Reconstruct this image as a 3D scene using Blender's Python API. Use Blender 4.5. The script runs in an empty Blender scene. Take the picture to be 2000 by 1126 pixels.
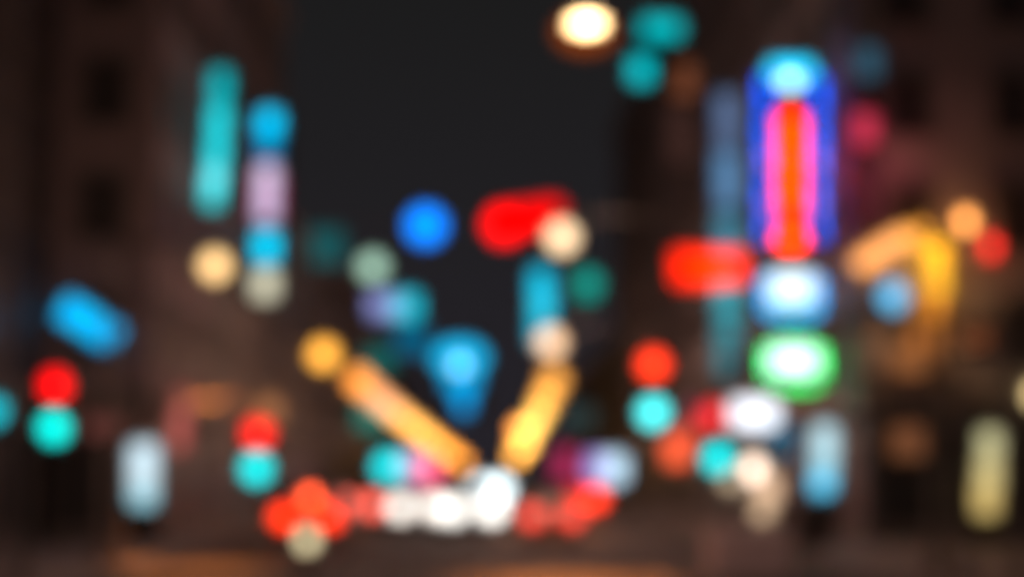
import bpy, bmesh, math, random
from mathutils import Vector, Matrix
random.seed(7)
S = bpy.context.scene
COL = S.collection

# ------------------------------------------------------------------ camera
W0, H0 = 2000.0, 1126.0
FPX = 2778.0                      # 50 mm lens on a 36 mm sensor, in photo pixels
CAM = Vector((0.0, 0.0, 2.0))
PITCH = math.atan((925 - 563) / FPX)
YAW = -math.atan(40 / FPX)
cd = bpy.data.cameras.new('camera')
cam = bpy.data.objects.new('camera', cd)
COL.objects.link(cam)
cam.location = CAM
cam.rotation_euler = (math.radians(90) + PITCH, 0, YAW)
cd.lens = 50; cd.sensor_width = 36
cd.clip_start = 0.05; cd.clip_end = 3000
FOCUS = 1.10; APER = 0.050 / 1.7
cd.dof.use_dof = True
cd.dof.focus_distance = FOCUS
cd.dof.aperture_fstop = 1.7
cd.dof.aperture_blades = 0
S.camera = cam
RC = cam.rotation_euler.to_matrix()

def P(px, py, d):
    """world point seen at photo pixel (px, py), d metres down the street"""
    v = RC @ Vector((px - 1000, -(py - 563), -FPX))
    return CAM + v * (d / v.y)

# ------------------------------------------------------------------ night sky, exposure
w = bpy.data.worlds.new('World'); S.world = w; w.use_nodes = True
nt = w.node_tree; nt.nodes.clear()
out = nt.nodes.new('ShaderNodeOutputWorld')
sky = nt.nodes.new('ShaderNodeTexSky'); sky.sky_type = 'NISHITA'; sky.sun_disc = False
sky.sun_elevation = math.radians(-9); sky.sun_rotation = math.radians(200)
b1 = nt.nodes.new('ShaderNodeBackground'); b1.inputs['Strength'].default_value = 0.05
nt.links.new(sky.outputs['Color'], b1.inputs['Color'])
b2 = nt.nodes.new('ShaderNodeBackground'); b2.inputs['Strength'].default_value = 1.0   # glow of the city on the night sky
tc = nt.nodes.new('ShaderNodeTexCoord'); sp = nt.nodes.new('ShaderNodeSeparateXYZ')
rp = nt.nodes.new('ShaderNodeValToRGB')
rp.color_ramp.elements[0].position = 0.0; rp.color_ramp.elements[0].color = (.0185, .016, .0215, 1)
rp.color_ramp.elements[1].position = 0.34; rp.color_ramp.elements[1].color = (.0112, .0110, .0112, 1)
e = rp.color_ramp.elements.new(0.18); e.color = (.0145, .0135, .0155, 1)
nt.links.new(tc.outputs['Generated'], sp.inputs[0]); nt.links.new(sp.outputs['Z'], rp.inputs['Fac'])
nt.links.new(rp.outputs['Color'], b2.inputs['Color'])
ad = nt.nodes.new('ShaderNodeAddShader')
nt.links.new(b1.outputs[0], ad.inputs[0]); nt.links.new(b2.outputs[0], ad.inputs[1])
nt.links.new(ad.outputs[0], out.inputs['Surface'])
S.view_settings.view_transform = 'Standard'; S.view_settings.look = 'None'
S.view_settings.exposure = 0; S.view_settings.gamma = 1
S.cycles.use_denoising = True
S.cycles.max_bounces = 4; S.cycles.diffuse_bounces = 2; S.cycles.glossy_bounces = 2
S.cycles.use_adaptive_sampling = False
S.cycles.filter_width = 10.0       # the photograph is soft all over
S.cycles.sample_clamp_indirect = 2.0
S.cycles.caustics_reflective = False; S.cycles.caustics_refractive = False

# ------------------------------------------------------------------ materials
def lin(c):
    r = []
    for x in c:
        x = x / 255.0
        r.append(x / 12.92 if x <= .04045 else ((x + .055) / 1.055) ** 2.4)
    return r

def rough_mat(name, col, rough=.7, metal=0.0, var=.25, scale=3.0, bump=.2):
    m = bpy.data.materials.new(name); m.use_nodes = True
    n = m.node_tree; bs = n.nodes['Principled BSDF']
    bs.inputs['Roughness'].default_value = rough; bs.inputs['Metallic'].default_value = metal
    tcn = n.nodes.new('ShaderNodeTexCoord'); no = n.nodes.new('ShaderNodeTexNoise')
    no.inputs['Scale'].default_value = scale; no.inputs['Detail'].default_value = 6
    r = n.nodes.new('ShaderNodeValToRGB')
    r.color_ramp.elements[0].position = .3; r.color_ramp.elements[1].position = .7
    r.color_ramp.elements[0].color = tuple(c * (1 - var) for c in col) + (1,)
    r.color_ramp.elements[1].color = tuple(min(1, c * (1 + var)) for c in col) + (1,)
    n.links.new(tcn.outputs['Object'], no.inputs['Vector'])
    n.links.new(no.outputs['Fac'], r.inputs['Fac']); n.links.new(r.outputs['Color'], bs.inputs['Base Color'])
    if bump:
        b = n.nodes.new('ShaderNodeBump'); b.inputs['Strength'].default_value = bump
        n.links.new(no.outputs['Fac'], b.inputs['Height']); n.links.new(b.outputs['Normal'], bs.inputs['Normal'])
    return m

def brick_mat(name, c1, c2, mortar):
    m = bpy.data.materials.new(name); m.use_nodes = True
    n = m.node_tree; bs = n.nodes['Principled BSDF']; bs.inputs['Roughness'].default_value = .85
    tcn = n.nodes.new('ShaderNodeTexCoord'); mp = n.nodes.new('ShaderNodeMapping')
    mp.inputs['Rotation'].default_value = (math.radians(90), 0, 0)
    br = n.nodes.new('ShaderNodeTexBrick'); br.inputs['Scale'].default_value = 2.0
    br.inputs['Color1'].default_value = (*c1, 1); br.inputs['Color2'].default_value = (*c2, 1)
    br.inputs['Mortar'].default_value = (*mortar, 1)
    n.links.new(tcn.outputs['Object'], mp.inputs[0]); n.links.new(mp.outputs[0], br.inputs['Vector'])
    n.links.new(br.outputs['Color'], bs.inputs['Base Color'])
    return m

_em = {}
def glow_mat(lincol):
    k = tuple(round(x, 4) for x in lincol)
    if k in _em: return _em[k]
    m = bpy.data.materials.new('lit'); m.use_nodes = True
    n = m.node_tree; n.nodes.clear()
    o = n.nodes.new('ShaderNodeOutputMaterial'); em = n.nodes.new('ShaderNodeEmission')
    mx = max(max(k), 1e-4)
    em.inputs['Color'].default_value = (k[0] / mx, k[1] / mx, k[2] / mx, 1); em.inputs['Strength'].default_value = mx
    n.links.new(em.outputs[0], o.inputs[0]); _em[k] = m
    return m

M = dict(
    metal=rough_mat('painted_metal', (.13, .12, .12), .55, .4, .15, 8, .05),
    steel=rough_mat('steel', (.25, .25, .26), .4, .8, .1, 8, .05),
    black=rough_mat('black_plastic', (.02, .02, .02), .5, 0, .2, 10, .05),
    asphalt=rough_mat('asphalt', (.07, .066, .063), .85, 0, .3, .6, .3),
    ground=rough_mat('ground', (.06, .058, .055), .9, 0, .3, .2, .2),
    paving=rough_mat('paving', (.30, .26, .25), .7, 0, .25, 1.5, .25),
    kerb=rough_mat('kerb_stone', (.3, .29, .27), .8, 0, .2, 3, .2),
    paint=rough_mat('road_paint', (.35, .34, .33), .6, 0, .4, 4, .1),
    stone=rough_mat('stone', (.30, .24, .21), .85, 0, .3, .35, .2),
    pale=rough_mat('pale_render', (.36, .33, .31), .85, 0, .25, .25, .15),
    soot=rough_mat('sooty_render', (.16, .15, .15), .85, 0, .3, .3, .15),
    coal=rough_mat('coal_render', (.07, .068, .07), .85, 0, .3, .3, .15),
    dark=rough_mat('dark_render', (.30, .275, .285), .85, 0, .3, .3, .15),
    brick=brick_mat('brick', (.30, .24, .255), (.25, .20, .215), (.27, .25, .25)),
    glass=rough_mat('dark_glass', (.05, .05, .052), .45, 0, .1, 1, 0),
    frame=rough_mat('window_frame', (.17, .155, .15), .6, 0, .1, 6, 0),
    counter=rough_mat('mauve_paint', (.72, .60, .66), .6, 0, .15, 3, .05),
    rubber=rough_mat('rubber', (.02, .02, .02), .9, 0, .2, 10, .1),
    lens_off=rough_mat('unlit_lens', (.10, .06, .01), .3, 0, .1, 10, 0),
    bark=rough_mat('bark', (.08, .06, .045), .9, 0, .3, 12, .4),
)
def car_paint(name, c):
    m = rough_mat(name, c, .3, .3, .05, 3, 0); m.node_tree.nodes['Principled BSDF'].inputs['Coat Weight'].default_value = .6
    return m

# ------------------------------------------------------------------ mesh helpers
class MB:
    def __init__(s): s.bm = bmesh.new()
    def box(s, c, size, rot=None, bev=0):
        m = Matrix.Translation(Vector(c))
        if rot is not None: m = m @ rot.to_4x4()
        m = m @ Matrix.Diagonal((size[0], size[1], size[2], 1))
        r = bmesh.ops.create_cube(s.bm, size=1, matrix=m)
        if bev:
            ed = list({e for v in r['verts'] for e in v.link_edges})
            bmesh.ops.bevel(s.bm, geom=ed, offset=bev, segments=2, affect='EDGES')
        return s
    def tube(s, pts, rad, seg=12):
        pts = [Vector(p) for p in pts]; n = len(pts)
        rads = rad if isinstance(rad, (list, tuple)) else [rad] * n
        rings = []
        for i, p in enumerate(pts):
            t = (pts[min(i + 1, n - 1)] - pts[max(i - 1, 0)]).normalized()
            a = Vector((0, 0, 1)) if abs(t.z) < .9 else Vector((0, 1, 0))
            u = t.cross(a).normalized(); v = t.cross(u)
            rings.append([s.bm.verts.new(p + (u * math.cos(q) + v * math.sin(q)) * rads[i]) for q in [2 * math.pi * k / seg for k in range(seg)]])
        for i in range(n - 1):
            for k in range(seg):
                s.bm.faces.new((rings[i][k], rings[i][(k + 1) % seg], rings[i + 1][(k + 1) % seg], rings[i + 1][k]))
        s.bm.faces.new(rings[0][::-1]); s.bm.faces.new(rings[-1])
        return s
    def ball(s, c, r, sz=(1, 1, 1)):
        m = Matrix.Translation(Vector(c)) @ Matrix.Diagonal((sz[0], sz[1], sz[2], 1))
        bmesh.ops.create_uvsphere(s.bm, u_segments=24, v_segments=14, radius=r, matrix=m); return s
    def prism(s, prof, y0, y1, axis='x'):
        """profile [(a,z)] extruded between y0 and y1 (along x: profile runs in y-z)"""
        f = (lambda a, z, e: (e, a, z)) if axis == 'x' else (lambda a, z, e: (a, e, z))
        A = [s.bm.verts.new(f(a, z, y0)) for a, z in prof]; B = [s.bm.verts.new(f(a, z, y1)) for a, z in prof]
        s.bm.faces.new(A); s.bm.faces.new(B[::-1]); n = len(prof)
        for i in range(n): s.bm.faces.new((A[i], B[i], B[(i + 1) % n], A[(i + 1) % n]))
        return s
    def build(s, name, mat, parent=None, label=None, smooth=False):
        bmesh.ops.recalc_face_normals(s.bm, faces=s.bm.faces[:])
        me = bpy.data.meshes.new(name)
        if parent is not None and parent.type == 'EMPTY' or parent is not None:
            base = parent
            off = Vector((0, 0, 0))
            q = parent
            while q is not None: off += q.location; q = q.parent
            bmesh.ops.translate(s.bm, verts=s.bm.verts[:], vec=-off)
        s.bm.to_mesh(me); s.bm.free()
        if smooth:
            for p in me.polygons: p.use_smooth = True
        me.materials.append(mat)
        o = bpy.data.objects.new(name, me); COL.objects.link(o)
        if parent is not None: o.parent = parent
        if label: o['label'] = label
        return o

def thing(name, loc, label, cat, group=None):
    o = bpy.data.objects.new(name, None); COL.objects.link(o); o.location = loc
    o.empty_display_size = .3
    o['label'] = label; o['category'] = cat
    if group: o['group'] = group
    return o
def struct(o): o['kind'] = 'structure'; return o

# how much of the lens's blur spot a lit area of w x h pixels fills
def blur_px(d): return APER * FPX * (1 / FOCUS - 1 / d)
def cover(wp, hp, d, round_=False):
    c = blur_px(d); n = 60; hit = tot = 0
    for i in range(n):
        for j in range(n):
            x = (i + .5) / n * c - c / 2; y = (j + .5) / n * c - c / 2
            if x * x + y * y > c * c / 4: continue
            tot += 1
            if round_: hit += (2 * x / wp) ** 2 + (2 * y / hp) ** 2 <= 1
            else: hit += abs(x) < wp / 2 and abs(y) < hp / 2
    return max(hit, .5) / tot
def E(col, wp, hp, d, k=1.0, round_=False):
    """emission of a lamp of that apparent size that images as col once defocused"""
    f = 1.1 * k / cover(wp, hp, d, round_)
    return glow_mat([x * f for x in lin(col)])

def link_light(kind, name, parent, loc, energy, col, **kw):
    l = bpy.data.lights.new(name, kind); l.energy = energy; l.color = col
    for k, v in kw.items(): setattr(l, k, v)
    o = bpy.data.objects.new(name, l); COL.objects.link(o); o.parent = parent
    off = Vector((0, 0, 0)); q = parent
    while q is not None: off += q.location; q = q.parent
    o.location = Vector(loc) - off
    return o

# ------------------------------------------------------------------ ground, road, pavements
struct(MB().box((0, 700, -.6), (1600, 1500, 1.0)).build('ground', M['ground']))
RW = 7.4
struct(MB().box((0, 395, -.06), (2 * RW, 820, .12)).build('road', M['asphalt']))
for s in (-1, 1):
    struct(MB().box((s * (RW + .15), 395, .0), (.3, 820, .26), bev=.02).build('kerb', M['kerb']))
    struct(MB().box((s * (RW + .3 + 4), 395, -.02), (8, 820, .26)).build('pavement', M['paving']))
mk = MB()
for y in range(12, 420, 8):
    if 29 < y < 47: continue
    mk.box((-2.4, y, .004), (.14, 3.2, .004)); mk.box((3.2, y, .004), (.14, 3.2, .004))
struct(mk.build('lane_markings', M['paint']))
struct(MB().box((-.4, 29.5, .004), (13.6, .35, .004)).build('stop_line', M['paint']))

# ------------------------------------------------------------------ buildings
def building(label, x0, x1, y0, y1, h, wall, faces, z1=4.2, fl=3.3, bay=2.6, ww=1.15, wh=1.7, lit={}, skip=None, cat='building', group='dark buildings along the street'):
    """faces: 'S' the side looking at the camera, 'E'/'W' the street side"""
    cx, cy = (x0 + x1) / 2, (y0 + y1) / 2
    t = thing('building', (cx, cy, 0), label, cat, group)
    b = MB().box((cx, cy, (z1 + h) / 2), (x1 - x0, y1 - y0, h - z1)); wl = b.build('wall', wall, t)
    MB().box((cx, cy, h + .3), (x1 - x0 + .5, y1 - y0 + .5, .6), bev=.06).build('cornice', M['stone'], t)
    MB().box((cx, cy, z1 / 2), (x1 - x0 - .3, y1 - y0 - .3, z1)).build('shopfront', M['soot'], t)
    MB().box((cx, cy, z1 - .1), (x1 - x0 + .3, y1 - y0 + .3, .5), bev=.04).build('fascia', M['frame'], t)
    cnt = 0
    for f in faces:
        L = (x1 - x0) if f == 'S' else (y1 - y0)
        nb = max(1, int(L / bay)); nf = int((h - z1) / fl)
        for k in range(nf):
            for j in range(nb):
                if cnt >= 96: break
                a = (j + .5) * L / nb; z = z1 + fl * (k + .55)
                if skip and skip(f, j, k): continue
                cnt += 1
                fr = MB(); pn = MB()
                def place(mb, w_, h_, dep, oz, oa=0, off=0):
                    if f == 'S': mb.box((x0 + a + oa, y0 - off, z + oz), (w_, dep, h_))
                    else:
                        xx = x1 + off if f == 'E' else x0 - off
                        mb.box((xx, y0 + a + oa, z + oz), (dep, w_, h_))
                place(fr, ww + .3, .12, .24, wh / 2 + .06); place(fr, ww + .4, .12, .34, -wh / 2 - .06)
                place(fr, .12, wh, .2, 0, -ww / 2 - .06); place(fr, .12, wh, .2, 0, ww / 2 + .06)
                place(fr, ww, .06, .12, .15); 
                wd = fr.build('window', M['frame'], t)
                place(pn, ww - .005, wh - .005, .06, 0)
                pn.build('pane', M['glass'], wd)
        for j in range(max(1, int(L / 3.6))):          # shop windows
            n = max(1, int(L / 3.6)); a = (j + .5) * L / n
            fr = MB(); g = MB(); ws = L / n - .5
            def pl(mb, w_, h_, dep, zz, oa=0):
                if f == 'S': mb.box((x0 + a + oa, y0 + .15, zz), (w_, dep, h_))
                else: mb.box(((x1 - .15) if f == 'E' else (x0 + .15), y0 + a + oa, zz), (dep, w_, h_))
            pl(fr, ws, .5, .2, .33); pl(fr, ws, .12, .16, 3.35); pl(fr, .1, 2.7, .16, 1.93, -ws / 2); pl(fr, .1, 2.7, .16, 1.93, ws / 2)
            o = fr.build('shop_window', M['frame'], t); pl(g, ws - .12, 2.68, .06, 1.93); g.build('pane', M['glass'], o)
    return t

def lit_window(parent, px, py, d, wp, hp, col, k=1.0, name='lit_window', label=None, axis='S', thick=.08):
    c = P(px, py, d); s = d / FPX
    if axis == 'S':
        f = MB().box(c + Vector((0, .06, 0)), (wp * s + .16, .1, hp * s + .16)); pb = MB().box(c, (wp * s, thick, hp * s))
    o = f.build(name, M['frame'], parent, label)
    pb.build('pane', E(col, wp, hp, d, k), o)
    return o

LX, RX = -9.35, 10.45
bA = building('near-black building front at the far left edge of the picture', -24, -12.2, 20, 38.6, 30, M['coal'], 'E')
bB = building('tall brownish building beside the blue sign, with faint round dark patches between its windows', -12.18, LX, 38.9, 47, 27, M['brick'], 'SE')
bC = building('dark building behind the long turquoise neon sign', -20, LX, 47.2, 62, 22, M['soot'], 'E')
bD = building('brown building above the low red and turquoise signal, beyond the lilac and blue sign', -20, LX, 62.2, 80, 13, M['soot'], 'E')
bE = building('low dark building behind the grey green lamp left of the street', -20, LX, 80.2, 110, 14.5, M['brick'], 'E')
bF = building('distant dark building at the end of the left row', -20, LX, 110.2, 170, 12, M['soot'], 'E', bay=4)
bG = building('dark building on the right with the orange arch of lights on its front', RX, 26, 40, 52, 26, M['dark'], 'SW')
bH = building('dark building on the right behind the tall magenta and blue sign', RX, 24, 52.2, 72, 27, M['dark'], 'W')
bI = building('dark building beside the hanging red and turquoise signal, right of the sky', RX, 24, 72.2, 118, 30, M['brick'], 'W', bay=3.2)
bJ = building('distant dark building at the end of the right row', RX, 24, 118.2, 190, 13, M['dark'], 'W', bay=5)

# ------------------------------------------------------------------ street lamps
ORG = (1.0, .52, .36); LP = .8
def street_lamp(px, py, d, col, wp, label, side, k=1.0, power=600, hp=None, group='street lamps along the road', cat='street lamp', beam=0, rise=0, halo=0, lc=ORG):
    hp = hp or wp
    if d < 60: wp *= 1.5; hp *= 1.5
    c = P(px, py, d); s = d / FPX
    r = wp * s / 2; rz = hp * s / 2
    xp = side * 8.35; top = c.z + rz + .10
    t = thing('street_lamp', (xp, d, .11), label, cat, group)
    MB().tube([(xp, d, .11), (xp, d, .5), (xp, d, .55), (xp, d, c.z - .6)], [.17, .15, .09, .06], 14).build('pole', M['metal'], t, smooth=True)
    if rise:
        MB().tube([(xp, d, c.z - .7), (xp, d, top + rise - .4), (xp - .6, d, top + rise), (c.x + .4, d, top + rise + .1), (c.x, d, top + rise - .2), (c.x, d, top + .06)], [.06, .055, .05, .045, .04, .035], 10).build('arm', M['black'], t, smooth=True)
    else: MB().tube([(xp, d, c.z - .7), (xp, d, c.z), (xp + (c.x - xp) * .08, d, top + .10), (xp + (c.x - xp) * .5, d, top + .16), (c.x, d, top + .06)], [.06, .055, .05, .045, .04], 10).build('arm', M['black'], t, smooth=True)
    sh = MB().tube([(c.x, d, top + .12), (c.x, d, top + .04), (c.x, d, top - .08)], [r * .25, r * .6, r * .75], 20).build('lamp_shade', M['metal'], t)
    MB().ball((c.x, d, c.z), r, (1, 1, rz / r)).build('globe', E(col, wp, hp, d, k, True), t, smooth=True)
    if halo: MB().ball((c.x, d + .3, c.z), .5, (124 * s, .2, 84 * s)).build('halo_glow', E((200, 92, 24), 124, 84, d, .42, True), t, smooth=True)  # added glowing ellipse imitates the orange halo round the lamp, not a glass part
    if power:
        l = link_light('POINT', 'lamp_light', t, (c.x, d, c.z - rz - .45), power * LP * ((.2 if side < 0 else 2.2) if d > 45 else 1), lc, shadow_soft_size=.2)
        if beam: link_light('SPOT', 'lamp_beam', t, (c.x, d, c.z - rz - .3), beam, (1.0, .27, .04), spot_size=math.radians(44 if side < 0 else 50), spot_blend=1.0, shadow_soft_size=.2)
    return t

street_lamp(1146, 47, 14.6, (255, 212, 150), 44, 'large cream white street lamp with an orange rim at the top of the picture', 1, 3.2, 900, 12, beam=900, rise=1.6, halo=1, lc=(1.0, .55, .38))
street_lamp(1098, 463, 27, (254, 216, 170), 34, 'round cream street lamp overlapping the end of the red light in the middle', 1, 1.25, 300, beam=9000)
street_lamp(1076, 668, 49, (253, 204, 160), 30, 'round peach street lamp just above the right arm of the orange V', 1, .9, 700, beam=6000)
street_lamp(420, 519, 31, (254, 206, 138), 32, 'round pale yellow street lamp directly below the long turquoise neon sign', -1, 1.08, 260, beam=6500)
street_lamp(632, 692, 53.6, (254, 176, 66), 30, 'lone round orange street lamp at the top left end of the orange V', -1, 1.1, 800, beam=6000)
LCH = [(700, 742, 69, (248, 150, 58), 'first'), (722, 762, 76, (238, 150, 88), 'second'), (744, 781, 84, (232, 160, 112), 'third'), (766, 799, 92, (232, 164, 108), 'fourth'), (788, 817, 100, (240, 168, 84), 'fifth'),
       (810, 834, 110, (244, 174, 82), 'sixth'), (832, 851, 120, (240, 170, 76), 'seventh'), (854, 868, 131, (234, 156, 62), 'eighth'), (877, 884, 143, (226, 142, 48), 'ninth'), (900, 900, 156, (214, 130, 44), 'tenth')]
for px, py, d, c, w_ in LCH:
    street_lamp(px, py, d, c, 2900 / d, '%s orange street lamp down the left arm of the V from its lone lamp' % w_, -1, .6 if d > 70 else .85, 420 if d in (69, 100, 98) else 0)
RCH = [(1082, 742, 69, (240, 160, 70), 'first'), (1066, 776, 84, (236, 162, 68), 'second'), (1053, 808, 98, (245, 185, 85), 'third'), (1036, 836, 114, (248, 190, 92), 'fourth'),
       (1026, 866, 130, (240, 175, 78), 'fifth'), (1010, 888, 146, (228, 155, 62), 'sixth'), (1014, 838, 160, (215, 130, 52), 'seventh')]
for px, py, d, c, w_ in RCH:
    street_lamp(px, py, d, c, 2900 / d, '%s orange street lamp down the right arm of the V from the peach lamp' % w_, 1, .74, 420 if d in (69, 100, 98) else 0)

# ------------------------------------------------------------------ traffic signals
def signal(px, pr, pg, d, label, side, cr=(254, 10, 15), cg=(0, 236, 226), kr=1.0, kg=1.0, px2=None, xpole=None, wpx=None, cat='traffic light', group='traffic lights over the road'):
    px2 = px if px2 is None else px2
    A, B = P(px, pr, d), P(px2, pg, d); mid = (A + B) / 2; s = d / FPX
    r = (wpx or 46) * s / 2
    xp = xpole if xpole is not None else side * 8.0
    t = thing('traffic_light', (xp, d + .35, .11), label, cat, group)
    hang = abs(mid.x - xp) > .6
    zt = max(A.z, B.z)
    ptop = zt + (.75 if hang else .2)
    MB().tube([(xp, d + .35, .11), (xp, d + .35, .3), (xp, d + .35, .32), (xp, d + .35, ptop)], [.14, .14, .085, .07], 14).build('pole', M['metal'], t, smooth=True)
    if hang:
        MB().tube([(xp, d + .35, ptop - .1), (mid.x, d + .35, ptop - .02), (mid.x, d + .3, zt + r + .1), (mid.x, d + .25, zt)], [.06, .045, .04, .04], 10).build('arm', M['metal'], t, smooth=True)
    h = abs(A.z - B.z) + 2 * r + .16
    ang = math.atan2(A.x - B.x, A.z - B.z)
    rot = Matrix.Rotation(ang, 3, 'Y')
    head = MB().box((mid.x, d + .13, mid.z), (2 * r + .12, .2, h), rot, bev=.02).build('signal_head', M['black'], t)
    for nm, q, m_ in (('red_lens', A, E(cr, 2 * r / s, 2 * r / s, d, kr, True)), ('amber_lens', mid, M['lens_off']), ('green_lens', B, E(cg, 2 * r / s, 2 * r / s, d, kg, True))):
        rr = r if nm != 'amber_lens' else min(r, abs(A.z - B.z) / 2 - r) 
        if rr <= .02: continue
        MB().tube([(q.x, d + .03, q.z), (q.x, d - .0, q.z), (q.x, d - .03, q.z)], [rr, rr, rr * .8], 24).build(nm, m_, t)
        v = MB()
        for i in range(13):
            a0 = math.pi * (i / 13) ; a1 = math.pi * ((i + 1) / 13)
            p = [(q.x + math.cos(a) * rr * k_, d + .02 - dy, q.z + math.sin(a) * rr * k_) for a, k_, dy in ((a0, 1.05, 0), (a1, 1.05, 0), (a1, 1.05, .16), (a0, 1.05, .16))]
            v.bm.faces.new([v.bm.verts.new(z) for z in p])
        v.build('visor', M['black'], t)
    return t
signal(109, 752, 834, 24.5, 'traffic light near the left edge with a round red lamp over a round turquoise one', -1, kr=1.3, kg=1.05, px2=106)
signal(504, 846, 914, 31, 'low traffic light at left, its red lamp half merged with the turquoise one below', -1, (252, 30, 25), (5, 226, 228), 1.15, 1.0, px2=501)
signal(1276, 712, 805, 21.5, 'traffic light with the largest red lamp and pale turquoise lamp, under the horizontal red sign', 1, (254, 55, 24), (80, 240, 240), 1.5, 1.2)
signal(1392, 812, 894, 24, 'traffic light with its red lamp against the white box and turquoise lamp beside the kiosk', 1, (236, 45, 50), (18, 224, 226), .8, 1.0, px2=1402)

def ped_signal(px, py, d, col, wpx, label, xp, k=1, cat='pedestrian signal'):
    wpx *= 1.4; q = P(px, py, d); s = d / FPX; r = wpx * s / 2
    t = thing('pedestrian_signal', (xp, d + .3, .11 if abs(xp) > 7.4 else 0), label, cat)
    hang = abs(q.x - xp) > .3
    MB().tube([(xp, d + .3, 0 if abs(xp) < 7.4 else .11), (xp, d + .3, q.z + .3)], [.08, .06], 12).build('pole', M['metal'], t)
    if hang: MB().tube([(xp, d + .3, q.z + .15), (q.x, d + .3, q.z + .15)], .035, 8).build('arm', M['metal'], t)
    MB().box((q.x, d + .13, q.z), (2 * r + .1, .22, 4 * r + .16), bev=.02).build('signal_head', M['black'], t)
    MB().tube([(q.x, d + .03, q.z), (q.x, d - .02, q.z)], [r, r * .85], 24).build('green_lens', E(col, wpx, wpx, d, k, True), t)
    return t
ped_signal(-14, 802, 25.5, (0, 165, 180), 32, 'turquoise signal lamp cut by the left edge of the picture', -9.0)
ped_signal(758, 910, 52, (5, 212, 218), 32, 'round turquoise signal lamp left of the pink light, above the white headlights', -7.9)

# ------------------------------------------------------------------ signs
def sign(name, label, cat, d, segs, housing, wallx=None, group=None, parts='glowing_panel', wally=None, grow=1.5):
    """segs: (px, py, wp, hp, colour, gain, round, tilt degrees[, part name]); housing: (px0, py0, px1, py1) or None"""
    s = d / FPX
    if grow != 1:
        segs = [(q[0], q[1], q[2] * (grow if q[2] < 60 else 1), q[3] * (grow if q[3] < 45 else 1)) + tuple(q[4:]) for q in segs]
        if housing: housing = (housing[0] - 5, housing[1] - 5, housing[2] + 5, housing[3] + 5) + tuple(housing[4:])
    xs = [q[0] for q in segs]; ys = [q[1] for q in segs]
    base = P(sum(xs) / len(xs), max(ys), d)
    t = thing(name, base, label, cat, group)
    if housing:
        a, b = P(housing[0], housing[1], d), P(housing[2], housing[3], d)
        tilt = housing[4] if len(housing) > 4 else 0
        rot = Matrix.Rotation(math.radians(tilt), 3, 'Y')
        MB().box(((a.x + b.x) / 2, d + .16, (a.z + b.z) / 2), (abs(b.x - a.x), .18, abs(a.z - b.z)), rot, bev=.02).build('housing', M['black'], t)
    for q in segs:
        px, py, wp, hp, col, k, rd, tl = q[:8]; nm = q[8] if len(q) > 8 else parts
        c = P(px, py, d); rot = Matrix.Rotation(math.radians(tl), 3, 'Y')
        m_ = E(col, wp, hp, d, k, rd)
        if rd: MB().ball(c, .5, (wp * s, .12, hp * s)).build(nm, m_, t, smooth=True)
        else: MB().box(c, (wp * s, .07, hp * s), rot, bev=min(.02, wp * s * .2, hp * s * .2)).build(nm, m_, t)
    if wallx is not None:
        a = P(min(xs), min(ys), d); b = P(max(xs), max(ys), d)
        if abs(a.z - b.z) < .6: zz = [(a.z + b.z) / 2]
        else: zz = [a.z - .2, b.z + .2]
        for z in zz: MB().tube([((a.x + b.x) / 2, d + .2, z), (wallx, d + .2, z)], .035, 8).build('bracket', M['metal'], t)
    if wally is not None:
        b_ = P(sum(xs) / len(xs), sum(ys) / len(ys), d)
        if wally - d > .3: MB().tube([(b_.x, d + .24, b_.z), (b_.x, wally + .02, b_.z)], .05, 8).build('bracket', M['metal'], t)
    return t

T1, T2, T3 = (0, 150, 158), (25, 190, 200), (92, 208, 216)
sign('neon_sign', 'long narrow turquoise neon sign, the taller one on the left, paler towards its foot', 'neon sign', 44,
     [(430, 168, 22, 60, T1, .95, 0, 0), (427, 235, 22, 58, T2, .9, 0, 0), (423, 296, 22, 58, T2, .9, 0, 0), (418, 350, 22, 46, T3, .78, 0, 0), (415, 386, 22, 22, (30, 180, 186), .55, 0, 0)],
     (408, 138, 442, 402, 2), LX)
sign('neon_sign', 'vertical sign with blue top, lilac middle, cyan band and grey foot beside the turquoise one', 'neon sign', 52,
     [(526, 240, 26, 30, (0, 168, 212), 1.1, 0, 0), (523, 285, 22, 34, (0, 130, 185), .5, 0, 0), (521, 350, 24, 40, (204, 184, 216), .76, 0, 0), (520, 400, 24, 44, (198, 180, 216), .76, 0, 0),
      (500, 385, 6, 90, (150, 30, 70), .22, 0, 0), (542, 385, 6, 90, (150, 30, 70), .22, 0, 0),
      (520, 482, 26, 56, (0, 184, 222), 1.15, 0, 0), (518, 555, 28, 34, (186, 182, 158), .95, 0, 0)],
     (496, 215, 548, 582), LX)
sign('shop_sign_or_glow', 'tilted bright blue sign glowing on the brown building at left', 'shop sign', 38.4,
     [(146, 612, 38, 34, (5, 176, 240), 1.1, 0, 28), (174, 630, 22, 34, (15, 185, 240), .5, 0, 28), (202, 648, 38, 34, (5, 172, 238), 1.1, 0, 28)], (120, 604, 228, 656, 30), None, wally=38.9)
sign('light_box', 'tall white blue light box at street level on the left, between the two traffic lights', 'light box', 38.2,
     [(280, 895, 32, 38, (196, 220, 232), .98, 0, 0), (280, 934, 32, 36, (196, 220, 230), .75, 0, 0), (280, 968, 30, 24, (140, 195, 210), .6, 0, 0)], (260, 868, 300, 1062), None)
sign('light_sign', 'round deep blue light alone against the dark sky in the middle', 'neon sign', 60,
     [(832, 440, 44, 44, (0, 128, 255), 2.0, 1, 0)], (808, 416, 856, 464), LX, parts='blue_disc')
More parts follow.
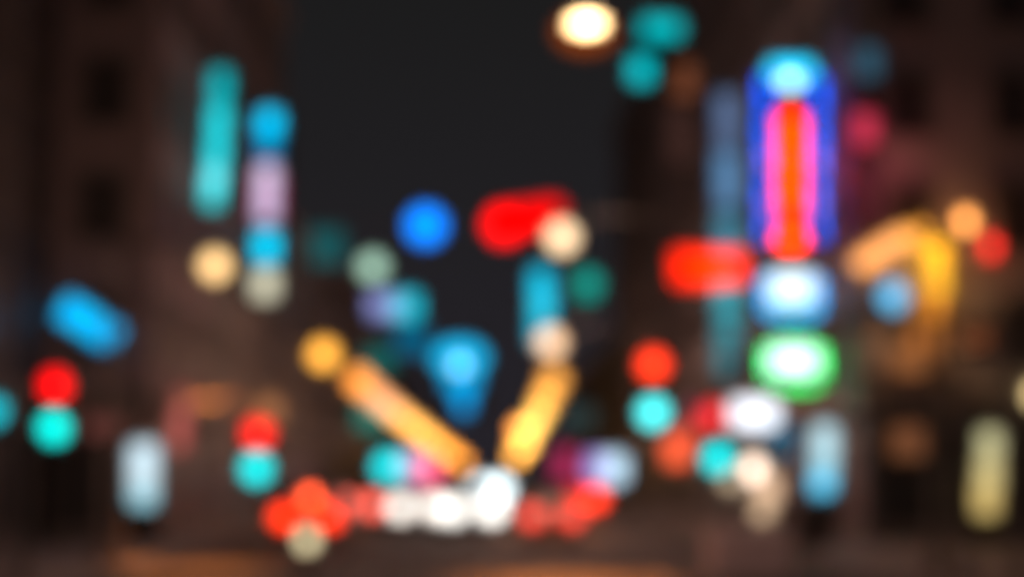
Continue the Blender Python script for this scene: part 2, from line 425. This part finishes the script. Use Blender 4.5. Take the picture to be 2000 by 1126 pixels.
sign('light_sign', 'wide pure red light joined to the cream street lamp, high in the middle', 'neon sign', 62,
     [(985, 438, 46, 44, (255, 0, 0), 2.3, 1, 0, 'red_disc'), (1035, 425, 40, 36, (230, 0, 0), 1.3, 0, 0, 'red_bar'), (1075, 415, 30, 30, (215, 0, 0), 1.1, 0, 0, 'red_bar')], (958, 400, 1094, 462), RX)
sign('neon_sign', 'upright cyan light below the cream street lamp and above the peach one', 'neon sign', 58,
     [(1057, 550, 24, 48, (0, 158, 190), .85, 0, 0), (1060, 596, 26, 46, (34, 182, 212), .72, 0, 0), (1056, 645, 22, 52, (0, 155, 186), .7, 0, 0)], (1038, 520, 1078, 676), RX)
sign('light_sign', 'dim sea green light right of the upright cyan one', 'neon sign', 66, [(1148, 556, 32, 34, (0, 128, 116), 1.0, 1, 0)], (1128, 536, 1168, 576), RX, parts='green_disc')
sign('light_sign', 'round grey green light above the pale blue one, left of the middle', 'neon sign', 70, [(728, 521, 30, 30, (132, 164, 146), 1.05, 1, 0)], (710, 503, 746, 539), LX, parts='pale_disc')
sign('shop_sign_or_glow', 'small sign half dull violet blue and half cyan, left of the middle', 'shop sign', 75,
     [(744, 596, 30, 28, (112, 118, 172), .85, 0, 0), (794, 598, 32, 32, (0, 165, 188), 1.05, 0, 0), (775, 597, 16, 28, (110, 165, 190), .4, 0, 0)], (726, 578, 814, 618), LX)
sign('neon_sign', 'drop shaped bright blue light in the mouth of the orange V', 'neon sign', 95,
     [(898, 698, 100, 62, (12, 172, 226), 1.5, 1, 0), (898, 706, 24, 30, (165, 200, 210), 1.2, 1, 0), (902, 742, 66, 40, (0, 150, 210), 1.0, 1, 0), (906, 784, 18, 30, (0, 120, 180), .6, 1, 0)],
     (850, 664, 946, 804), LX)
sign('shop_sign_or_glow', 'faint dark blue patch of light just left of the bright blue drop', 'shop sign', 100, [(806, 664, 40, 50, (0, 88, 122), .85, 0, 0)], (782, 636, 830, 692), LX)
sign('shop_sign_or_glow', 'dark teal glow above the upper end of the left arm of the V', 'shop sign', 90, [(738, 706, 34, 34, (10, 88, 84), .8, 0, 0)], (718, 686, 758, 726), LX)
sign('shop_sign_or_glow', 'dark teal glow under the left arm of the V', 'shop sign', 92, [(724, 812, 34, 34, (10, 118, 106), .8, 0, 0)], (704, 792, 744, 832), LX)
sign('shop_sign_or_glow', 'faint teal grey glow right of the right arm of the V', 'shop sign', 105, [(1130, 815, 40, 50, (45, 62, 62), .55, 0, 0)], (1108, 788, 1152, 842), RX)
sign('shop_sign_or_glow', 'pink and lilac sign between the turquoise lamp and the left arm of the V', 'shop sign', 88,
     [(800, 908, 26, 34, (170, 165, 205), .75, 0, 0), (838, 916, 26, 34, (238, 85, 120), 1.0, 0, 0)], (784, 888, 854, 936), LX)
sign('shop_sign_or_glow', 'light blue and violet sign with a crimson left side, right of the white headlights', 'shop sign', 70,
     [(1105, 908, 28, 40, (150, 35, 75), .85, 0, 0), (1162, 912, 20, 34, (150, 125, 200), .6, 0, 0), (1198, 914, 30, 34, (180, 212, 232), .95, 0, 0)], (1088, 886, 1216, 936), RX)

# the tall magenta and blue sign on the right
RB = (255, 46, 0)
segs = []
segs += [(1545, 222 + 52 * i + 26, 46, 50, RB, 3.6, 0, 0, 'orange_panel') for i in range(5)]
segs[-1] = (1545, 466, 46, 26, RB, 3.6, 0, 0, 'orange_panel')
for sx in (1493, 1600):
    segs += [(sx, 185, 9, 70, (0, 80, 230), .95, 0, 0, 'blue_tube'), (sx, 285, 9, 120, (0, 86, 232), .85, 0, 0, 'blue_tube'), (sx, 410, 9, 120, (0, 86, 232), .85, 0, 0, 'blue_tube')]
for sx in (1498, 1595):
    segs += [(sx, 312, 12, 26, (170, 125, 235), .16, 1, 0, 'white_bulb'), (sx, 405, 12, 26, (170, 125, 235), .16, 1, 0, 'white_bulb')]
segs += [(1545, 138, 86, 32, (0, 186, 228), 1.5, 0, 0, 'cyan_cap'), (1544, 160, 34, 14, (190, 215, 240), .7, 0, 0, 'cyan_cap')]
sign('tall_sign', 'tall sign on the right with orange core, magenta and blue edges and cyan head', 'neon sign', 42.5, segs, (1484, 118, 1610, 490), RX, grow=1)
sign('light_box', 'white and pale blue glowing box directly under the tall magenta and blue sign', 'light box', 42.5,
     [(1546, 562, 84, 58, (226, 246, 255), 1.5, 0, 0), (1497, 575, 8, 70, (0, 140, 215), .8, 0, 0), (1597, 575, 8, 70, (0, 140, 215), .8, 0, 0), (1546, 615, 90, 14, (0, 170, 215), .9, 0, 0)], (1493, 528, 1602, 628), RX)
sign('light_box', 'white glowing box with a green rim at the foot of the tall sign', 'light box', 42.5,
     [(1550, 708, 86, 56, (228, 250, 248), 1.8, 0, 0), (1500, 712, 6, 66, (0, 215, 105), 1.1, 0, 0, 'green_rim'), (1602, 712, 7, 66, (0, 205, 85), 1.15, 0, 0, 'green_rim'), (1556, 750, 74, 9, (0, 200, 85), 1.1, 0, 0, 'green_rim'), (1552, 672, 74, 8, (0, 205, 110), .7, 0, 0, 'green_rim')],
     (1494, 662, 1608, 764), RX)
sign('light_box', 'white glowing box at the lower left corner of the green rimmed box', 'light box', 44,
     [(1474, 808, 58, 36, (236, 240, 250), 1.6, 0, 0)], (1436, 786, 1508, 830), RX)
sign('shop_sign_or_glow', 'horizontal bright red sign touching the left edge of the tall magenta and blue sign', 'shop sign', 50,
     [(1346, 522, 40, 42, (255, 32, 0), 2.0, 0, 0), (1388, 523, 40, 42, (255, 55, 5), 2.0, 0, 0), (1430, 522, 32, 38, (255, 45, 15), 1.7, 0, 0)], (1322, 496, 1456, 548), RX)
sign('banner_sign', 'tall dim blue grey strip of light left of the tall magenta and blue sign', 'light strip', 58,
     [(1420, 235, 28, 110, (76, 94, 126), 1.0, 0, 0), (1420, 350, 28, 110, (78, 118, 156), .95, 0, 0), (1420, 455, 28, 90, (60, 118, 140), .9, 0, 0), (1420, 590, 28, 150, (52, 146, 160), .95, 0, 0), (1418, 705, 24, 70, (48, 118, 130), .8, 0, 0)], (1404, 178, 1436, 745), RX)
sign('neon_sign', 'pair of teal lights set at an angle beside the cream lamp at the top', 'neon sign', 54,
     [(1292, 55, 52, 26, (0, 158, 164), 1.1, 0, 0), (1252, 138, 26, 46, (0, 150, 158), 1.1, 0, 0)], (1238, 40, 1320, 164), RX)
sign('shop_sign_or_glow', 'crimson light right of the top of the tall sign, fading downwards', 'shop sign', 39.6,
     [(1690, 252, 26, 60, (155, 36, 58), 1.25, 0, 0), (1692, 380, 40, 140, (84, 32, 40), .8, 0, 0), (1696, 122, 26, 40, (42, 76, 94), .8, 0, 0, 'teal_panel')], (1670, 96, 1714, 456), None, wally=40)
crimson = [o for o in COL.objects if str(o.get('label')).startswith('crimson light')][0]
link_light('POINT', 'lamp_light', crimson, P(1712, 330, 38.6), 45, (1.0, .12, .2), shadow_soft_size=.3)
# orange arch on the right-hand building
sign('lit_arch', 'orange arch of lights stepping up to a bright amber post on the right-hand building', 'lit arch', 39.5,
     [(1692, 508, 30, 22, (226, 148, 82), 1.0, 0, -32), (1722, 488, 30, 22, (232, 152, 86), .8, 0, -32), (1752, 470, 30, 22, (236, 156, 88), .85, 0, -30), (1790, 458, 28, 24, (245, 160, 60), .9, 0, 0),
      (1822, 494, 34, 30, (255, 178, 38), 1.35, 0, 0), (1824, 545, 34, 44, (255, 182, 48), 1.2, 0, 0), (1818, 598, 28, 40, (240, 145, 45), .8, 0, 0), (1806, 650, 40, 44, (190, 112, 52), .85, 0, 0), (1786, 705, 56, 36, (150, 92, 52), .75, 0, 0)],
     None, None, parts='amber_lamp')
arch = [o for o in COL.objects if o.name == 'lit_arch'][0]
link_light('POINT', 'lamp_light', arch, P(1795, 560, 38.4), 110, (1.0, .5, .2), shadow_soft_size=.3)
sign('light_sign', 'round light blue lamp inside the orange arch', 'neon sign', 39.2, [(1744, 578, 32, 36, (82, 168, 212), 1.05, 1, 0)], (1724, 556, 1764, 600), None, wally=40, parts='blue_disc')
def wall_lamp(label, px, py, d, wp, hp, col, k=1.0, wally=None):
    c = P(px, py, d); s = d / FPX
    t = thing('wall_lamp', c, label, 'wall lamp')
    MB().ball(c, .5, (wp * s, min(wp, hp) * s, hp * s)).build('globe', E(col, wp, hp, d, k, True), t, smooth=True)
    MB().tube([(c.x, d, c.z - hp * s * .45), (c.x, d, c.z - hp * s * .6), (c.x, wally + .02, c.z - hp * s * .6)], [.05, .05, .04], 10).build('bracket', M['metal'], t)
    MB().box((c.x, wally - .02, c.z - hp * s * .6), (.2, .06, .3), bev=.015).build('wall_plate', M['metal'], t)
wall_lamp('round orange wall lamp at the upper right, left of the small dark red one', 1886, 432, 39.3, 24, 34, (238, 154, 78), 1.0, 40)
wall_lamp('small dark red wall lamp near the right edge of the picture', 1936, 482, 39.3, 18, 38, (196, 30, 26), 1.0, 40)
sign('light_box', 'tall pale blue light box right of the cream kiosk, bluer at its foot', 'light box', 39.4,
     [(1611, 862, 28, 44, (172, 206, 216), .95, 0, 0), (1609, 908, 28, 40, (150, 200, 215), .75, 0, 0), (1606, 942, 26, 26, (70, 165, 200), .9, 0, 0)], (1592, 836, 1628, 1066), None)
sign('light_box', 'tall dim yellowish light box at the far right edge', 'light box', 39.4,
     [(1934, 865, 26, 50, (165, 160, 120), .85, 0, 0), (1931, 925, 28, 60, (188, 172, 118), .9, 0, 0), (1926, 975, 28, 40, (192, 165, 100), .85, 0, 0)], (1912, 836, 1950, 1066), None)
wall_lamp('beige lamp cut by the right edge of the picture', 2022, 770, 39.3, 24, 40, (190, 165, 115), .8, 40)
sign('shop_sign_or_glow', 'faint brown glow low on the right, between the two tall light boxes', 'shop sign', 39.6, [(1772, 862, 44, 40, (118, 72, 46), .8, 0, 0)], (1746, 838, 1798, 886), None, wally=40)
sign('shop_sign_or_glow', 'faint rust glow at the right edge under the dark red lamp', 'shop sign', 39.6, [(1906, 652, 36, 50, (108, 60, 36), .75, 0, 0)], (1884, 622, 1928, 682), None, wally=40)
sign('shop_sign_or_glow', 'faint rust upright glow below the teal pair at the top', 'shop sign', 56, [(1335, 155, 30, 70, (112, 62, 40), .85, 0, 0), (1330, 265, 34, 120, (70, 45, 40), .55, 0, 0)], (1315, 112, 1355, 330), RX)  # lamplight on the facade edge, imitated by glowing panels; no sign hangs here
sign('shop_sign_or_glow', 'faint brown horizontal glow under the grey foot of the vertical sign at left', 'shop sign', 58, [(440, 646, 70, 20, (120, 68, 38), .85, 0, 0)], (400, 632, 480, 660), LX)
sign('shop_sign_or_glow', 'dim teal glow right of the grey foot of the vertical sign at left', 'shop sign', 72, [(636, 482, 44, 44, (24, 92, 96), .8, 0, 0)], (610, 456, 662, 508), LX)  # stands for a faintly lit window, built as a glowing panel
sign('shop_sign_or_glow', 'dim brown glow just above the low red signal lamp on the left', 'shop sign', 48, [(522, 802, 32, 30, (150, 98, 62), .85, 0, 0)], (504, 784, 540, 820), LX)
sign('shop_sign_or_glow', 'faint dusky pink upright glow on the left above the pavement', 'shop sign', 41, [(356, 790, 18, 50, (135, 72, 64), .75, 0, 0), (350, 845, 18, 44, (150, 72, 66), .75, 0, 0)], (342, 758, 368, 872), LX)  # lit facade with faint reflection, imitated by glowing panels rather than a sign
sign('shop_sign_or_glow', 'faint dark red glow between the left traffic light and the pink upright glow', 'shop sign', 38.5, [(200, 832, 40, 24, (92, 48, 44), .7, 0, 0)], (176, 816, 224, 848), None, wally=38.9)

# ------------------------------------------------------------------ kiosk with cream lamps
def kiosk():
    d = 26.2
    c = P(1478, 925, d); x0 = c.x - .85; x1 = c.x + .65
    t = thing('kiosk', (c.x, d + .7, 0), 'cream lit kiosk low on the right, with a tan panel under its bright window', 'kiosk')
    MB().box((c.x - .1, d + .62, .53), (1.4, 1.2, .82), bev=.03).build('counter', M['counter'], t)
    for sx in (x0 + .06, x1 - .06):
        for yy in (d + .2, d + 1.25): MB().box((sx, yy, 1.75), (.08, .08, 1.26)).build('post', M['metal'], t)
    MB().box((c.x - .1, d + .7, 2.62), (2.0, 1.6, .12), bev=.03).build('roof', M['metal'], t)
    MB().box((c.x - .1, d + .7, .06), (1.8, 1.3, .12), bev=.02).build('plinth', M['kerb'], t)
    MB().box((c.x - .1, d + 1.2, 1.85), (1.5, .06, 1.3)).build('back_wall', M['dark'], t)
    for px, py, wp, hp, col, k, nm in ((1472, 915, 30, 38, (253, 226, 204), 1.05, 'bright_window'), (1500, 952, 42, 54, (208, 170, 138), .92, 'tan_panel'), (1490, 998, 30, 28, (165, 138, 110), .6, 'tan_panel'), (1428, 938, 30, 24, (135, 118, 95), .7, 'menu_board')):
        s = d / FPX; q = P(px, py, d)
        MB().box(q, (wp * s, .05, hp * s), bev=.01).build(nm, E(col, wp, hp, d, k), t)
kiosk()
sign('shop_sign_or_glow', 'dark petrol blue glow under the green rimmed box, right of the white one', 'shop sign', 43, [(1526, 858, 30, 36, (0, 98, 130), .95, 0, 0)], (1508, 838, 1544, 878), RX)
sign('shop_sign_or_glow', 'orange red slanting glow under the large turquoise signal lamp', 'shop sign', 46,
     [(1322, 880, 28, 32, (238, 88, 50), .95, 0, 0), (1350, 848, 24, 26, (215, 70, 50), .55, 0, 45), (1362, 800, 24, 20, (110, 40, 70), .5, 0, 0)], None, RX)

# ------------------------------------------------------------------ cars
def car(label, x, y, paint, mode, zl=.72, spacing=1.3, col=(255, 60, 30), k=(1, 1), wp=24, hp=20, third=None, body='car', group='cars on the road'):
    """mode 'rear': tail lights towards the camera; 'front': headlights towards the camera. y = distance of the near end"""
    wp *= 1.5; hp *= 1.4; k = (k[0] * 1.12, k[1] * 1.12)
    t = thing('car', (x, y + 2.2, 0), label, 'car', group)
    L = 4.5; Wd = 1.8
    def Y(a): return y + a if mode == 'rear' else y + a
    if mode == 'rear': prof = [(0, .35), (0, .95), (.15, 1.02), (.55, 1.05), (3.3, 1.0), (4.3, .82), (4.5, .6), (4.5, .3), (3.9, .22), (.4, .22)]
    else: prof = [(0, .3), (0, .6), (.2, .82), (1.2, 1.0), (3.95, 1.05), (4.35, 1.02), (4.5, .95), (4.5, .35), (4.1, .22), (.6, .22)]
    b = MB().prism([(Y(a), z) for a, z in prof], x - Wd / 2, x + Wd / 2)
    bmesh.ops.bevel(b.bm, geom=b.bm.edges[:], offset=.05, segments=2, affect='EDGES')
    b.build('body', paint, t)
    cab = [(.45, 1.0), (1.0, 1.42), (2.3, 1.46), (3.3, 1.0)] if mode == 'rear' else [(1.2, 1.0), (2.2, 1.46), (3.5, 1.42), (4.05, 1.0)]
    g = MB(); A = []
    for sx, ins in ((-1, 0), (1, 0)):
        A.append([g.bm.verts.new((x + sx * (Wd / 2 - .06 - (.16 if z > 1.2 else 0)), Y(a), z)) for a, z in cab])
    g.bm.faces.new(A[0]); g.bm.faces.new(A[1][::-1])
    for i in range(4): g.bm.faces.new((A[0][i], A[1][i], A[1][(i + 1) % 4], A[0][(i + 1) % 4]))
    bmesh.ops.bevel(g.bm, geom=g.bm.edges[:], offset=.03, segments=2, affect='EDGES')
    g.build('windows', M['glass'], t)
    r0, r1 = cab[1][0], cab[2][0]
    MB().box((x, Y((r0 + r1) / 2), 1.46), (1.38, r1 - r0 + .1, .06), bev=.02).build('roof', paint, t)
    for sx in (-1, 1):
        for a in (.85, 3.65):
            wh_ = MB().tube([(x + sx * (Wd / 2 - .2), Y(a), .33), (x + sx * (Wd / 2 + .01), Y(a), .33)], .33, 24).build('wheel', M['rubber'], t)
            MB().tube([(x + sx * (Wd / 2), Y(a), .33), (x + sx * (Wd / 2 + .025), Y(a), .33)], .2, 16).build('rim', M['steel'], wh_)
        ma = 1.15 if mode == 'front' else 3.2
        MB().box((x + sx * (Wd / 2 + .09), Y(ma + .25), 1.02), (.2, .12, .14), bev=.03).build('mirror', paint, t)
    MB().box((x, Y(-.02), .42), (1.6, .1, .2), bev=.03).build('bumper', M['black'], t)
    MB().box((x, Y(-.03 if mode == 'rear' else -.09), .62 if mode == 'rear' else .44), (.5, .03, .13)).build('number_plate', M['paint'], t)
    s = y / FPX
    for i, sx in enumerate((-1, 1)):
        nm = 'tail_light' if mode == 'rear' else 'headlight'
        MB().ball((x + sx * spacing / 2, Y(-.02 if mode == 'rear' else .0), zl), .5, (wp * s, .16, hp * s)).build(nm, E(col, wp, hp, y, k[i], True), t, smooth=True)
        if mode == 'front': MB().box((x, Y(.0), .62), (.7, .06, .16), bev=.01).build('grille', M['black'], t) if i else None
    if third: 
        c3, k3 = third
        MB().ball((x, Y(.72), 1.32), .5, (22 * s, .1, 14 * s)).build('brake_light', E(c3, 22, 14, y, k3, True), t, smooth=True)
    return t
p1 = car_paint('silver_paint', (.35, .35, .36)); p2 = car_paint('dark_paint', (.05, .05, .06)); p3 = car_paint('red_paint', (.25, .03, .03)); p4 = car_paint('white_paint', (.6, .6, .58))
def xat(px, d): return P(px, 980, d).x
car('car with the brightest red tail lights, at the left of the row of vehicle lights', xat(600, 42), 42, p2, 'rear', .76, 1.30, (255, 50, 12), (1.0, 1.0), 28, 24, ((255, 85, 45), .95))
car('car with salmon red tail lights just left of the white headlights', xat(700, 56), 56, p1, 'rear', .80, 1.05, (235, 90, 75), (.9, .75), 24, 24)
car('car with the dimmer pair of white headlights, left of the brightest pair', xat(815, 50), 50, p4, 'front', .86, 1.15, (232, 222, 212), (.85, .8), 26, 26)
car('car with the brightest white headlights at the foot of the orange V', xat(922, 47), 47, p1, 'front', .86, 1.25, (245, 240, 232), (1.0, 1.1), 32, 28)
car('farther car whose white headlights show above the brightest pair', xat(958, 80), 80, p4, 'front', 1.2, 1.0, (225, 240, 244), (.7, .95), 24, 26)
car('car with dull red tail lights just right of the white headlights', xat(1078, 44), 44, p2, 'rear', .72, 1.2, (205, 60, 48), (.9, .95), 26, 24)
car('farther car with orange red tail lights under the light blue sign', xat(1138, 64), 64, p3, 'rear', .92, 1.0, (242, 55, 30), (.7, 1.05), 26, 24)

# small lit bollard in front of the left car
c = P(600, 1052, 27)
t = thing('lit_bollard', (c.x, 27, 0), 'small dim beige lamp low in front of the red tail lights on the left', 'bollard')
MB().tube([(c.x, 27, 0), (c.x, 27, .06), (c.x, 27, .07), (c.x, 27, c.z - .14)], [.2, .2, .1, .1], 16).build('post', M['metal'], t)
MB().tube([(c.x, 27, c.z - .14), (c.x, 27, c.z + .14)], .13, 20).build('lamp_glass', E((172, 160, 125), 26, 28, 27, .95), t)
MB().tube([(c.x, 27, c.z + .14), (c.x, 27, c.z + .2)], [.15, .1], 16).build('cap', M['metal'], t)

# dark cabinet on the right pavement
c = P(1580, 1040, 36.5)
t = thing('utility_cabinet', (c.x, 36.5, .11), 'small dark cabinet on the right pavement below the pale blue light box', 'utility cabinet')
MB().box((c.x, 36.7, .17), (.78, .5, .12), bev=.01).build('plinth', M['kerb'], t)
MB().box((c.x, 36.7, .75), (.7, .42, 1.04), bev=.02).build('body', M['black'], t)
for sx in (-1, 1): MB().box((c.x + sx * .168, 36.48, .75), (.32, .03, .92), bev=.008).build('door', M['metal'], t)
MB().box((c.x, 36.7, 1.3), (.8, .52, .06), bev=.015).build('lid', M['metal'], t)
